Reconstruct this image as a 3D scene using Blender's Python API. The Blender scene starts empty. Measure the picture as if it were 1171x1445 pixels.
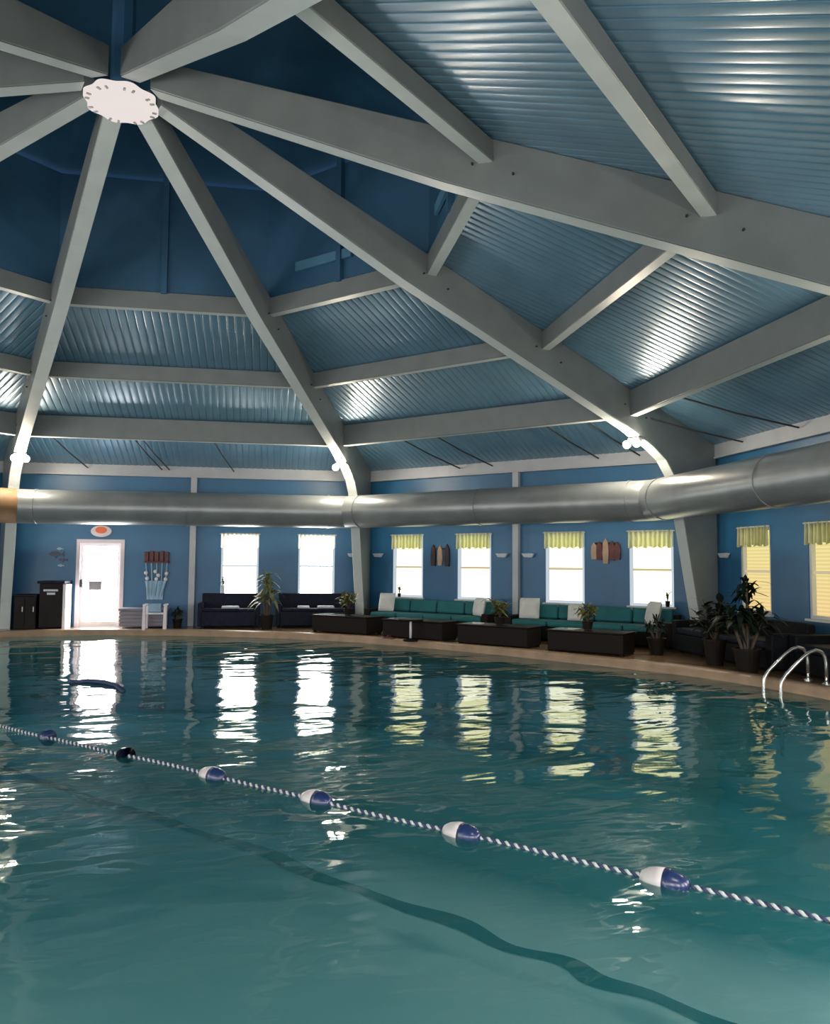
import bpy, bmesh, math, random
from mathutils import Vector, Matrix
random.seed(7)
PI = math.pi
sc = bpy.context.scene
COL = sc.collection

# ------------------------------------------------------------------ room plan (regular octagon, metres)
N = 8
TH0 = 1.7734
R = 11.4677
AP = R * math.cos(PI / N)
TAN = math.tan(PI / N)
HALF = AP * TAN
ZW = -0.12                                   # water level, deck is z = 0

def rib_th(k): return TH0 - k * 2 * PI / N
def bay_th(k): return TH0 - (k + .5) * 2 * PI / N
def wall_pt(k, s, off, z=0.0):
    th = bay_th(k); a = AP - off
    return Vector((a * math.cos(th) + s * math.sin(th), a * math.sin(th) - s * math.cos(th), z))
def bay_rot(k): return bay_th(k) - PI / 2      # local x along the wall, local y outwards, z up

# ------------------------------------------------------------------ mesh helpers
class MB:
    def __init__(s): s.v = []; s.f = []
    def add(s, vs, fs, M=None):
        b = len(s.v)
        for p in vs:
            p = Vector(p)
            s.v.append(tuple(M @ p) if M is not None else tuple(p))
        s.f += [tuple(b + i for i in f) for f in fs]
        return s
    def box(s, x0, x1, y0, y1, z0, z1, M=None):
        v = [(x0,y0,z0),(x1,y0,z0),(x1,y1,z0),(x0,y1,z0),(x0,y0,z1),(x1,y0,z1),(x1,y1,z1),(x0,y1,z1)]
        f = [(0,3,2,1),(4,5,6,7),(0,1,5,4),(1,2,6,5),(2,3,7,6),(3,0,4,7)]
        return s.add(v, f, M)
    def taper(s, cx, cy, z0, w0, d0, z1, w1, d1, M=None, dx=0, dy=0):
        v = []
        for z, w, d, ox, oy in ((z0,w0,d0,0,0),(z1,w1,d1,dx,dy)):
            v += [(cx+ox-w/2,cy+oy-d/2,z),(cx+ox+w/2,cy+oy-d/2,z),(cx+ox+w/2,cy+oy+d/2,z),(cx+ox-w/2,cy+oy+d/2,z)]
        return s.add(v, [(0,3,2,1),(4,5,6,7),(0,1,5,4),(1,2,6,5),(2,3,7,6),(3,0,4,7)], M)
    def tube(s, pts, rad, n=8, cap=True):
        pts = [Vector(p) for p in pts]
        rads = rad if isinstance(rad, (list, tuple)) else [rad] * len(pts)
        b = len(s.v); prev = None
        for i, p in enumerate(pts):
            d = (pts[min(i+1, len(pts)-1)] - pts[max(i-1, 0)]).normalized()
            if prev is None:
                a = d.cross(Vector((0,0,1)))
                if a.length < 1e-3: a = d.cross(Vector((1,0,0)))
            else:
                a = prev - d * prev.dot(d)
            a.normalize(); prev = a; c = d.cross(a)
            for j in range(n):
                t = 2 * PI * j / n
                s.v.append(tuple(p + (a * math.cos(t) + c * math.sin(t)) * rads[i]))
        for i in range(len(pts) - 1):
            for j in range(n):
                s.f.append((b+i*n+j, b+i*n+(j+1)%n, b+(i+1)*n+(j+1)%n, b+(i+1)*n+j))
        if cap:
            s.f.append(tuple(b + j for j in range(n))[::-1]); e = b + (len(pts)-1)*n
            s.f.append(tuple(e + j for j in range(n)))
        return s
    def lathe(s, prof, n=20, M=None):
        vs = []; fs = []
        for r, z in prof:
            for j in range(n):
                t = 2*PI*j/n; vs.append((r*math.cos(t), r*math.sin(t), z))
        for i in range(len(prof)-1):
            for j in range(n):
                fs.append((i*n+j, i*n+(j+1)%n, (i+1)*n+(j+1)%n, (i+1)*n+j))
        fs.append(tuple(range(n))[::-1]); e = (len(prof)-1)*n
        fs.append(tuple(e+j for j in range(n)))
        return s.add(vs, fs, M)
    def prism(s, prof, t0, t1, M=None):
        """profile in x,z extruded along y"""
        n = len(prof)
        v = [(x, t0, z) for x, z in prof] + [(x, t1, z) for x, z in prof]
        f = [tuple(range(n)), tuple(range(n, 2*n))[::-1]]
        for i in range(n):
            j = (i+1) % n; f.append((i, i+n, j+n, j))
        return s.add(v, f, M)
    def build(s, name, mat, parent=None, smooth=False, bevel=0, seg=2, sub=0):
        me = bpy.data.meshes.new(name)
        bm = bmesh.new()
        vs = [bm.verts.new(p) for p in s.v]
        for f in s.f:
            try: bm.faces.new([vs[i] for i in f])
            except ValueError: pass
        bmesh.ops.recalc_face_normals(bm, faces=bm.faces)
        if bevel:
            bmesh.ops.bevel(bm, geom=list(bm.edges), offset=bevel, segments=seg, profile=.5, affect='EDGES', clamp_overlap=True)
        for f in bm.faces: f.smooth = smooth or (bevel > 0 and seg > 1)
        bm.to_mesh(me); bm.free()
        me.materials.append(mat)
        o = bpy.data.objects.new(name, me); COL.objects.link(o)
        if parent is not None: o.parent = parent
        if bevel and seg > 1 and not smooth:
            m = o.modifiers.new('normals', 'WEIGHTED_NORMAL')
        if sub:
            m = o.modifiers.new('subdivision', 'SUBSURF'); m.levels = sub; m.render_levels = sub
        return o

def tag(o, label, cat, group=None):
    o['label'] = label; o['category'] = cat
    if group: o['group'] = group
    return o
def thing(name, label, cat, loc=(0,0,0), rotz=0.0, group=None):
    o = bpy.data.objects.new(name, None); COL.objects.link(o)
    o.empty_display_size = .2
    o.location = loc; o.rotation_euler = (0, 0, rotz)
    return tag(o, label, cat, group)
def struct(o):
    o['kind'] = 'structure'; return o
def sempty(name, loc, rotz):
    o = bpy.data.objects.new(name, None); COL.objects.link(o)
    o.location = loc; o.rotation_euler = (0,0,rotz)
    return struct(o)
def dup(root, loc, rotz, label=None, group=None):
    r = root.copy(); COL.objects.link(r); r.location = loc; r.rotation_euler = (0,0,rotz)
    if label: r['label'] = label
    if group: r['group'] = group
    for ch in list(root.children):
        c = ch.copy(); COL.objects.link(c); c.parent = r
        for g in list(ch.children):
            d = g.copy(); COL.objects.link(d); d.parent = c
    return r

# ------------------------------------------------------------------ materials
def new_mat(name):
    m = bpy.data.materials.new(name); m.use_nodes = True
    nt = m.node_tree; nt.nodes.clear()
    out = nt.nodes.new('ShaderNodeOutputMaterial')
    return m, nt, out
def L(nt, a, b): nt.links.new(a, b)
def mat(name, col, rough=.5, metal=0.0, var=.12, vscale=3.0, bump=0.0, bscale=40.0, spec=.5, coat=0.0, stretch=(1,1,1)):
    m, nt, out = new_mat(name)
    b = nt.nodes.new('ShaderNodeBsdfPrincipled')
    b.inputs['Roughness'].default_value = rough; b.inputs['Metallic'].default_value = metal
    b.inputs['Specular IOR Level'].default_value = spec
    b.inputs['Coat Weight'].default_value = coat; b.inputs['Coat Roughness'].default_value = .24 if name == 'blue_metal_deck' else .15
    tc = nt.nodes.new('ShaderNodeTexCoord'); mp = nt.nodes.new('ShaderNodeMapping')
    mp.inputs['Scale'].default_value = stretch; L(nt, tc.outputs['Object'], mp.inputs['Vector'])
    n = nt.nodes.new('ShaderNodeTexNoise'); n.inputs['Scale'].default_value = vscale; n.inputs['Detail'].default_value = 4
    L(nt, mp.outputs[0], n.inputs['Vector'])
    r = nt.nodes.new('ShaderNodeValToRGB')
    lo = [max(0, c*(1-var)) for c in col]; hi = [min(1, c*(1+var)) for c in col]
    r.color_ramp.elements[0].color = (*lo, 1); r.color_ramp.elements[1].color = (*hi, 1)
    r.color_ramp.elements[0].position = .3; r.color_ramp.elements[1].position = .7
    L(nt, n.outputs['Fac'], r.inputs['Fac']); L(nt, r.outputs['Color'], b.inputs['Base Color'])
    if bump:
        n2 = nt.nodes.new('ShaderNodeTexNoise'); n2.inputs['Scale'].default_value = bscale; n2.inputs['Detail'].default_value = 3
        L(nt, mp.outputs[0], n2.inputs['Vector'])
        bp = nt.nodes.new('ShaderNodeBump'); bp.inputs['Strength'].default_value = bump; bp.inputs['Distance'].default_value = .02
        L(nt, n2.outputs['Fac'], bp.inputs['Height']); L(nt, bp.outputs[0], b.inputs['Normal'])
    L(nt, b.outputs[0], out.inputs['Surface'])
    return m
def glow(name, col, strength, var=.06, vs=2.0):
    m, nt, out = new_mat(name)
    e = nt.nodes.new('ShaderNodeEmission'); e.inputs['Strength'].default_value = strength
    tc = nt.nodes.new('ShaderNodeTexCoord'); n = nt.nodes.new('ShaderNodeTexNoise'); n.inputs['Scale'].default_value = vs
    L(nt, tc.outputs['Object'], n.inputs['Vector'])
    r = nt.nodes.new('ShaderNodeValToRGB')
    r.color_ramp.elements[0].color = (*[c*(1-var) for c in col], 1); r.color_ramp.elements[1].color = (*[c*(1+var) for c in col], 1)
    L(nt, n.outputs['Fac'], r.inputs['Fac']); L(nt, r.outputs[0], e.inputs['Color'])
    L(nt, e.outputs[0], out.inputs['Surface'])
    return m
def wicker(name, col):
    m, nt, out = new_mat(name)
    b = nt.nodes.new('ShaderNodeBsdfPrincipled'); b.inputs['Roughness'].default_value = .55; b.inputs['Specular IOR Level'].default_value = .12
    tc = nt.nodes.new('ShaderNodeTexCoord')
    mp = nt.nodes.new('ShaderNodeMapping'); mp.inputs['Scale'].default_value = (45, 45, 45); L(nt, tc.outputs['Object'], mp.inputs[0])
    ck = nt.nodes.new('ShaderNodeTexChecker'); ck.inputs['Scale'].default_value = 1.0
    ck.inputs['Color1'].default_value = (*col, 1); ck.inputs['Color2'].default_value = (*[c*.45 for c in col], 1)
    L(nt, mp.outputs[0], ck.inputs['Vector']); L(nt, ck.outputs['Color'], b.inputs['Base Color'])
    bp = nt.nodes.new('ShaderNodeBump'); bp.inputs['Strength'].default_value = .5; bp.inputs['Distance'].default_value = .01
    L(nt, ck.outputs['Fac'], bp.inputs['Height']); L(nt, bp.outputs[0], b.inputs['Normal'])
    L(nt, b.outputs[0], out.inputs['Surface'])
    return m

M = {}
M['wall'] = mat('blue_wall_paint', (.022,.125,.255), .42, var=.10, vscale=1.2, bump=.05, bscale=25)
M['ceil'] = mat('blue_metal_deck', (.120,.255,.365), .36, metal=.25, var=.10, vscale=2, spec=.7, coat=.75)
M['cupola'] = mat('cupola_navy_paint', (.030,.110,.200), .6, var=.15, vscale=1.0)
M['cupola_panel'] = mat('cupola_vent_paint', (.09,.24,.36), .5)
M['post'] = mat('white_post_paint', (.40,.43,.46), .4, var=.06)
M['soffit'] = mat('pale_beam_underside', (.52,.57,.56), .38, var=.06)  # paler colour stands in for light bounced up off the water
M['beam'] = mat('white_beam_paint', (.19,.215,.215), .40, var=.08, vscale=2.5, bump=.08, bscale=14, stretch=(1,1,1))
M['trim'] = mat('white_trim_paint', (.62,.64,.62), .4, var=.05)
M['bolt'] = mat('dark_bolt_steel', (.06,.06,.06), .5, metal=.6)
M['duct'] = mat('grey_duct_fabric', (.22,.24,.245), .33, metal=.35, var=.16, vscale=1.6, bump=.12, bscale=5)
M['duct_tan'] = mat('tan_duct_wrap', (.22,.125,.055), .6, var=.12)  # same grey duct; the tan puts warm light into its colour
M['deck'] = mat('tan_pool_deck', (.24,.15,.085), .17, var=.22, vscale=2.2, bump=.10, bscale=60)
M['coping'] = mat('pale_coping_concrete', (.32,.225,.145), .35, var=.18, vscale=3.5, bump=.12, bscale=50)
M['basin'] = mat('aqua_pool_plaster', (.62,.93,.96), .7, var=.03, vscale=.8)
def shade_by_depth(m):  # darkens the plaster colour with depth, in place of light lost in water
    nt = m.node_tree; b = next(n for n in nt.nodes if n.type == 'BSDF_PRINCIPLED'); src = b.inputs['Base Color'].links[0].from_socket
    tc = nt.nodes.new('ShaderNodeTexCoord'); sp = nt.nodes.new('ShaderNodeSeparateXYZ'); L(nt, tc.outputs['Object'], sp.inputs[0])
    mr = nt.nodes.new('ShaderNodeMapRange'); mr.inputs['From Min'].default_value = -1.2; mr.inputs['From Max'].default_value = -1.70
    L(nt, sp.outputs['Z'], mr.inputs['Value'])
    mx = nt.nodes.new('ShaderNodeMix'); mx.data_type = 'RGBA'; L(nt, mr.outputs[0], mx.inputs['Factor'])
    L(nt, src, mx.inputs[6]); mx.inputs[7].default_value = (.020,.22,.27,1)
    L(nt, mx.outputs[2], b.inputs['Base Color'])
shade_by_depth(M['basin'])
M['line'] = mat('dark_teal_tile', (.004,.03,.045), .6, spec=.1, var=.2)
M['white'] = mat('white_plastic', (.74,.74,.75), .4, var=.04)
M['offwhite'] = mat('offwhite_cloth', (.70,.72,.68), .8, var=.08, vscale=6, bump=.2, bscale=30)
M['dark_brown'] = mat('espresso_laminate', (.012,.009,.010), .5, spec=.12, var=.25)
M['navy'] = mat('dark_navy_wicker', (.010,.013,.027), .55, spec=.12, var=.3, vscale=10, bump=.3, bscale=60)
M['black'] = mat('black_wicker', (.006,.007,.009), .6, spec=.10, var=.3, vscale=10, bump=.3, bscale=60)
M['wicker'] = wicker('dark_brown_wicker', (.014,.010,.009))
M['teal'] = mat('teal_cushion_cloth', (.011,.135,.150), .75, var=.12, vscale=5, bump=.15, bscale=60)
M['glass_top'] = mat('pale_glass_top', (.25,.30,.30), .08, var=.05, coat=.5)
M['steel'] = mat('polished_steel', (.75,.75,.73), .2, metal=.9, var=.05)
M['leaf'] = mat('green_leaf', (.055,.11,.030), .5, var=.4, vscale=9)
M['leaf_gold'] = mat('olive_leaf', (.16,.17,.055), .5, var=.4, vscale=9)
M['leaf_dark'] = mat('dark_leaf', (.007,.013,.008), .5, spec=.15, var=.4, vscale=9)
M['stem'] = mat('brown_stem', (.06,.04,.025), .7, var=.3, vscale=12)
M['pot'] = mat('dark_clay_pot', (.010,.007,.006), .6, spec=.15, var=.2)
M['pot_white'] = mat('white_glazed_pot', (.65,.70,.68), .3, var=.05)
M['soil'] = mat('dark_soil', (.02,.014,.010), .9, var=.4, vscale=30, bump=.4)
M['red_wood'] = mat('dark_red_wood', (.115,.028,.028), .55, var=.35, vscale=9)
M['dark_wood'] = mat('dark_carved_wood', (.035,.018,.02), .6, var=.35, vscale=9)
M['gold'] = mat('dull_gold_paint', (.42,.30,.20), .5, var=.15)
M['mauve'] = mat('grey_mauve_plastic', (.20,.19,.23), .5, var=.12)
M['pinkwhite'] = mat('pinkish_white_plastic', (.72,.64,.68), .4, var=.05)
M['rope_white'] = mat('white_rope_fibre', (.50,.54,.55), .6, var=.1, vscale=30)
M['rope_blue'] = mat('navy_rope_fibre', (.02,.035,.09), .6, var=.2, vscale=30)
M['float_blue'] = mat('navy_float_plastic', (.012,.027,.100), .28, var=.1, coat=.3)
M['float_white'] = mat('white_float_plastic', (.50,.485,.485), .35, var=.05)
M['orange'] = mat('orange_red_sign_face', (.75,.16,.06), .5, var=.1)
M['grey_sign'] = mat('grey_notice_paper', (.30,.28,.29), .6, var=.1)
M['noodle'] = mat('navy_foam', (.010,.025,.075), .6, var=.15)
M['ornament'] = mat('dark_blue_ornament', (.008,.018,.07), .4, var=.2)
M['ornament_light'] = mat('pale_blue_ornament', (.25,.42,.55), .4, var=.2)
M['hub'] = glow('hub_plate_lit_white', (1.0,.90,.86), .36, var=.015, vs=5)  # plain white plate, given emission in place of the uplight falling on it
M['bulb'] = glow('flood_lamp_glow', (1.0,.86,.68), 170, var=.0)
M['lamp_body'] = mat('grey_lamp_housing', (.35,.34,.32), .4, metal=.4)
M['sconce'] = mat('white_sconce', (.55,.60,.66), .4, var=.05)
M['backlit_rail'] = glow('backlit_rail_cream', (.95,.80,.50), .27)  # rail emits faintly in place of daylight coming through from behind
M['backlit_frame'] = glow('backlit_frame_white', (.78,.90,1.0), .30)  # weak emission added for daylight scattered onto the frame
M['valance'] = None

def valance_mat(name, lo, hi):
    m, nt, out = new_mat(name)
    d = nt.nodes.new('ShaderNodeBsdfDiffuse'); t = nt.nodes.new('ShaderNodeBsdfTranslucent'); mx = nt.nodes.new('ShaderNodeMixShader')
    tc = nt.nodes.new('ShaderNodeTexCoord'); w = nt.nodes.new('ShaderNodeTexWave'); w.bands_direction = 'X'
    w.inputs['Scale'].default_value = 3.2; w.inputs['Distortion'].default_value = 2.0
    L(nt, tc.outputs['Object'], w.inputs['Vector'])
    r = nt.nodes.new('ShaderNodeValToRGB'); r.color_ramp.elements[0].color = (*lo,1); r.color_ramp.elements[1].color = (*hi,1)
    L(nt, w.outputs['Fac'], r.inputs['Fac'])
    L(nt, r.outputs[0], d.inputs['Color']); L(nt, r.outputs[0], t.inputs['Color'])
    mx.inputs[0].default_value = .55
    L(nt, d.outputs[0], mx.inputs[1]); L(nt, t.outputs[0], mx.inputs[2]); L(nt, mx.outputs[0], out.inputs['Surface'])
    return m
M['valance'] = valance_mat('yellow_green_valance_cloth', (.36,.38,.22), (.74,.75,.54))
M['valance_pale'] = valance_mat('pale_valance_cloth', (.40,.41,.30), (.92,.92,.82))

def pane_mat(name, top, bot, strength):
    """daylight through a lowered blind: fine slat lines, top and bottom sash tints"""
    m, nt, out = new_mat(name)
    e = nt.nodes.new('ShaderNodeEmission'); e.inputs['Strength'].default_value = strength
    tc = nt.nodes.new('ShaderNodeTexCoord'); sp = nt.nodes.new('ShaderNodeSeparateXYZ'); L(nt, tc.outputs['Object'], sp.inputs[0])
    mr = nt.nodes.new('ShaderNodeMapRange'); mr.inputs['From Min'].default_value = .75; mr.inputs['From Max'].default_value = 2.3
    L(nt, sp.outputs['Z'], mr.inputs['Value'])
    r = nt.nodes.new('ShaderNodeValToRGB'); r.color_ramp.elements[0].color = (*bot, 1); r.color_ramp.elements[1].color = (*top, 1)
    L(nt, mr.outputs[0], r.inputs['Fac'])
    w = nt.nodes.new('ShaderNodeTexWave'); w.bands_direction = 'Z'; w.inputs['Scale'].default_value = 5.0
    L(nt, tc.outputs['Object'], w.inputs['Vector'])
    mr2 = nt.nodes.new('ShaderNodeMapRange'); mr2.inputs['To Min'].default_value = .82; mr2.inputs['To Max'].default_value = 1.0
    L(nt, w.outputs['Fac'], mr2.inputs['Value'])
    mu = nt.nodes.new('ShaderNodeVectorMath'); mu.operation = 'SCALE'
    L(nt, r.outputs[0], mu.inputs[0]); L(nt, mr2.outputs[0], mu.inputs['Scale'])
    L(nt, mu.outputs[0], e.inputs['Color']); L(nt, e.outputs[0], out.inputs['Surface'])
    return m
M['pane_white'] = pane_mat('daylight_pane_white', (1.0,.98,.88), (1.0,1.0,.98), 7.0)
M['pane_warm'] = pane_mat('daylight_pane_warm', (1.0,.94,.38), (1.0,1.0,.84), 1.05)
M['pane_tan'] = pane_mat('daylight_pane_tan', (.80,.72,.30), (.84,.62,.28), .50)
M['pane_day'] = pane_mat('daylight_pane_bright', (1,.93,.89), (1,.95,.92), 12.0)
M['door_glow'] = pane_mat('daylight_door_white', (1,.97,.96), (1,.98,.98), 13.0)

def water_mat():
    m, nt, out = new_mat('pool_water')
    tc = nt.nodes.new('ShaderNodeTexCoord')
    mp = nt.nodes.new('ShaderNodeMapping'); mp.inputs['Rotation'].default_value = (0,0,.36); mp.inputs['Scale'].default_value = (.55,1,1)
    L(nt, tc.outputs['Object'], mp.inputs[0])
    def noise(scale, detail, rough=.5, dist=.0):
        n = nt.nodes.new('ShaderNodeTexNoise'); n.inputs['Scale'].default_value = scale; n.inputs['Detail'].default_value = detail
        n.inputs['Roughness'].default_value = rough; n.inputs['Distortion'].default_value = dist
        L(nt, mp.outputs[0], n.inputs['Vector']); return n
    a = noise(1.3, 2.0, .45, .4); b = noise(4.2, 2.0, .5, .3); c = noise(.35, 1.0)
    m1 = nt.nodes.new('ShaderNodeMath'); m1.operation = 'MULTIPLY_ADD'; m1.inputs[1].default_value = .17
    L(nt, b.outputs['Fac'], m1.inputs[0]); L(nt, a.outputs['Fac'], m1.inputs[2])
    bp = nt.nodes.new('ShaderNodeBump'); bp.inputs['Strength'].default_value = 1.0; bp.inputs['Distance'].default_value = WAVE
    # calmer and livelier patches
    L(nt, m1.outputs[0], bp.inputs['Height'])
    mr = nt.nodes.new('ShaderNodeMapRange'); mr.inputs['From Min'].default_value = .35; mr.inputs['From Max'].default_value = .65
    mr.inputs['To Min'].default_value = .55; mr.inputs['To Max'].default_value = 1.0
    L(nt, c.outputs['Fac'], mr.inputs['Value']); L(nt, mr.outputs[0], bp.inputs['Strength'])
    fr = nt.nodes.new('ShaderNodeFresnel'); fr.inputs['IOR'].default_value = 1.33; L(nt, bp.outputs[0], fr.inputs['Normal'])
    gl = nt.nodes.new('ShaderNodeBsdfGlossy'); gl.inputs['Roughness'].default_value = .03; gl.inputs['Color'].default_value = (.95,.97,.95,1)
    L(nt, bp.outputs[0], gl.inputs['Normal'])
    tr = nt.nodes.new('ShaderNodeBsdfTransparent'); tr.inputs['Color'].default_value = (.95,1.0,1.0,1)
    df = nt.nodes.new('ShaderNodeBsdfDiffuse'); df.inputs['Color'].default_value = (.045,.36,.40,1)
    mx = nt.nodes.new('ShaderNodeMixShader'); mx.inputs[0].default_value = .20
    L(nt, tr.outputs[0], mx.inputs[1]); L(nt, df.outputs[0], mx.inputs[2])
    mx2 = nt.nodes.new('ShaderNodeMixShader'); L(nt, fr.outputs[0], mx2.inputs[0])
    L(nt, mx.outputs[0], mx2.inputs[1]); L(nt, gl.outputs[0], mx2.inputs[2]); L(nt, mx2.outputs[0], out.inputs['Surface'])
    return m
WAVE = .055
M['water'] = water_mat()

# ================================================================== SETTING
WIN_A, WIN_B, WW, WZ0, WZ1 = 1.159, 3.088, .9266, .7544, 2.297
DOOR_S, DOOR_W, DOOR_H = -2.19, .98, 2.06
WNAMES = ['wall_far_left', 'wall_far_right', 'wall_right', 'wall_near_right', 'wall_behind', 'wall_near_left', 'wall_left', 'wall_side_left']
wins = {0: [WIN_A, WIN_B], 1: [-WIN_B, -WIN_A, WIN_A, WIN_B], 2: [-WIN_B, -WIN_A, WIN_A, WIN_B], 3: [-WIN_B, -WIN_A, WIN_A, WIN_B],
        4: [-WIN_B, -WIN_A, WIN_A, WIN_B], 5: [-WIN_B, -WIN_A, WIN_A, WIN_B], 6: [-WIN_B, -WIN_A, WIN_A, WIN_B], 7: []}
for k in range(N):
    mb = MB(); holes = [(s-WW/2, s+WW/2, WZ0, WZ1) for s in wins[k]]
    if k == 0: holes.append((DOOR_S-DOOR_W/2, DOOR_S+DOOR_W/2, 0.0, DOOR_H))
    holes.sort(); x = -HALF - .08; H = 3.93
    for a, b, z0, z1 in holes:
        mb.box(x, a, 0, .2, -.05, H)
        if z0 > 0: mb.box(a, b, 0, .2, -.05, z0)
        mb.box(a, b, 0, .2, z1, H); x = b
    mb.box(x, HALF + .08, 0, .2, -.05, H)
    o = struct(mb.build(WNAMES[k], M['wall'])); o.location = wall_pt(k, 0, 0); o.rotation_euler.z = bay_rot(k)

# corrugated deck, one sheet per bay, real folds running up the slope
def ceil_z(r): return 7.93 - .35 * r
PER = .15
PROFILE = [(0.0,.020),(.07,.002),(.13,.0),(.32,-.0012),(.5,-.0017),(.68,-.0012),(.87,.0),(.93,.002)]
R1, RO = 4.60, R + .05
for k in range(N):
    mb = MB(); a1 = R1 * math.cos(PI/N); a2 = RO * math.cos(PI/N); hw = a2 * TAN
    prev = None; q0 = int(hw / PER) + 1
    for s, h in [((q + u) * PER, hh) for q in range(-q0, q0) for u, hh in PROFILE]:
        if abs(s) > hw: continue
        at = max(a1, abs(s) / TAN)
        at = min(at, a2 - .002)
        v0 = (s, at - AP, ceil_z(at / math.cos(PI/N)) + .02 + h); v1 = (s, a2 - AP, ceil_z(RO) + .02 + h)
        idx = len(mb.v); mb.v += [v0, v1]
        if prev is not None: mb.f.append((prev, prev+1, idx+1, idx))
        prev = idx
    o = struct(mb.build('ceiling', M['ceil'], smooth=True)); o.location = wall_pt(k, 0, 0); o.rotation_euler.z = bay_rot(k)

# raised cupola over the inner ring
CZ0, CZ1 = 6.20, 8.35
mb = MB()
def ring(r, z): return [(r*math.cos(rib_th(k)), r*math.sin(rib_th(k)), z) for k in range(N)]
vs = ring(4.62, CZ0) + ring(4.62, CZ1) + ring(4.75, CZ1) + [(0,0,9.9)]
fs = [(k, (k+1)%N, N+(k+1)%N, N+k) for k in range(N)] + [(2*N+k, 2*N+(k+1)%N, 3*N) for k in range(N)]
mb.add(vs, fs)
cup = struct(mb.build('ceiling_cupola', M['cupola']))
for k in range(N):
    th = bay_th(k); c = Vector((4.22*math.cos(th), 4.22*math.sin(th), 0))
    Mx = Matrix.Translation(c) @ Matrix.Rotation(bay_rot(k), 4, 'Z')
    if k != 0:
        mb = MB(); mb.box(-1.0, .25, -.02, .03, 6.68, 6.84, Mx); mb.build('vent_panel', M['cupola_panel'], cup)
    mb = MB(); mb.box(-.05, .05, -.05, .05, 6.3, 8.4, Mx)
    mb.build('mullion_post', M['cupola'], cup)
mb = MB(); mb.lathe([(.14,7.5),(.14,9.75)], 8)
struct(mb.build('cupola_column', M['cupola']))

# eight arched roof beams (rafter, haunch and leg in one)
prof = [(.46,7.40),(4.1,5.87),(7.0,4.80),(8.9,4.09),(9.55,3.80),(9.9,3.58),(10.12,3.30),(10.22,3.0),(10.38,2.45),(10.62,1.4),(10.80,.62),(10.86,0.0),
        (11.36,0.0),(11.36,ceil_z(11.36)+.01),(.46,ceil_z(.46)+.0)]
for k in range(N):
    mb = MB(); mb.prism(prof, -.12, .12)
    o = struct(mb.build('arched_beam', M['beam'], bevel=.012, seg=1)); o.rotation_euler.z = rib_th(k)
    mb = MB(); low = prof[:12]  # thin sheet added below the beam to carry the painted bounce light
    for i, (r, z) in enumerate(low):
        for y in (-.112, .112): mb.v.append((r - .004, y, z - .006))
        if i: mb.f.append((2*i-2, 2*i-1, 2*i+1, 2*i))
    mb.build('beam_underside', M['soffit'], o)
    mb = MB()
    for r in (4.45, 4.9, 6.7, 7.25, 8.8, 9.35):
        for sgn in (-1, 1):
            Mx = Matrix.Translation((r, sgn*.13, ceil_z(r) - .35)) @ Matrix.Rotation(PI/2, 4, 'X')
            mb.lathe([(.014,-.02),(.014,.02)], 8, Mx)
    mb.build('bolt', M['bolt'], o)
# ring purlins
for (r, z0) in ((4.65, 6.03), (6.97, 5.22), (9.08, 4.31)):
    for k in range(N):
        a = r * math.cos(PI/N); hl = a * TAN - .13
        zt = ceil_z(r) + .0
        mb = MB()
        mb.add([(-hl,-.08,z0),(hl,-.08,z0),(hl+.03,.08,z0),(-hl-.03,.08,z0),(-hl,-.08,zt+.03),(hl,-.08,zt+.03),(hl+.03,.08,zt-.03),(-hl-.03,.08,zt-.03)],
               [(0,3,2,1),(4,5,6,7),(0,1,5,4),(1,2,6,5),(2,3,7,6),(3,0,4,7)])
        o = struct(mb.build('cross_beam', M['beam'], bevel=.01, seg=1)); o.location = wall_pt(k, 0, AP - a); o.rotation_euler.z = bay_rot(k)
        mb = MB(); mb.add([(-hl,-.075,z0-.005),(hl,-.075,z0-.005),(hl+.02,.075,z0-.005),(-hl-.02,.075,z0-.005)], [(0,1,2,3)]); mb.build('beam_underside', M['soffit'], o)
# cornice boards, wall columns, baseboards
for k in range(N):
    mb = MB(); mb.box(-HALF + .13, HALF - .13, -.10, .0, 3.72, 4.0); mb.box(-HALF + .13, HALF - .13, -.13, .0, 3.70, 3.735)
    o = struct(mb.build('trim_%d' % (k+1), M['post'], bevel=.006, seg=1)); o.location = wall_pt(k, 0, 0); o.rotation_euler.z = bay_rot(k)
    mb = MB(); mb.box(-.075, .075, -.13, 0, 0, 3.72)
    o = struct(mb.build('wall_column', M['post'], bevel=.01, seg=1)); o.location = wall_pt(k, 0, 0); o.rotation_euler.z = bay_rot(k)

# windows
WLAB = {}
wn = 0
def make_window(k, s, pm):
    global wn
    wn += 1
    t = sempty('window_%d' % wn, wall_pt(k, s, 0), bay_rot(k))
    mb = MB(); w = WW/2; f = .055
    for y0, y1 in ((.02, .10),):
        mb.box(-w, -w+f, y0, y1, WZ0, WZ1); mb.box(w-f, w, y0, y1, WZ0, WZ1)
        mb.box(-w+f, w-f, y0, y1, WZ1-f, WZ1); mb.box(-w+f, w-f, y0, y1, WZ0, WZ0+f)
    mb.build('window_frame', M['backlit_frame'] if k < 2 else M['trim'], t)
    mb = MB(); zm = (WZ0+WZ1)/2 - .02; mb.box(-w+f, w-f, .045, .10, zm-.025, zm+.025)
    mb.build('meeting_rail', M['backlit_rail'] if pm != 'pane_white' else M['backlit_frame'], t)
    mb = MB(); mb.box(-w-.05, w+.05, -.05, .10, WZ0-.035, WZ0); mb.build('window_sill', M['trim'], t)
    mb = MB(); mb.add([(-w,.11,WZ0),(w,.11,WZ0),(w,.11,WZ1),(-w,.11,WZ1)], [(0,1,2,3)]); mb.build('pane', M[pm], t)
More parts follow.
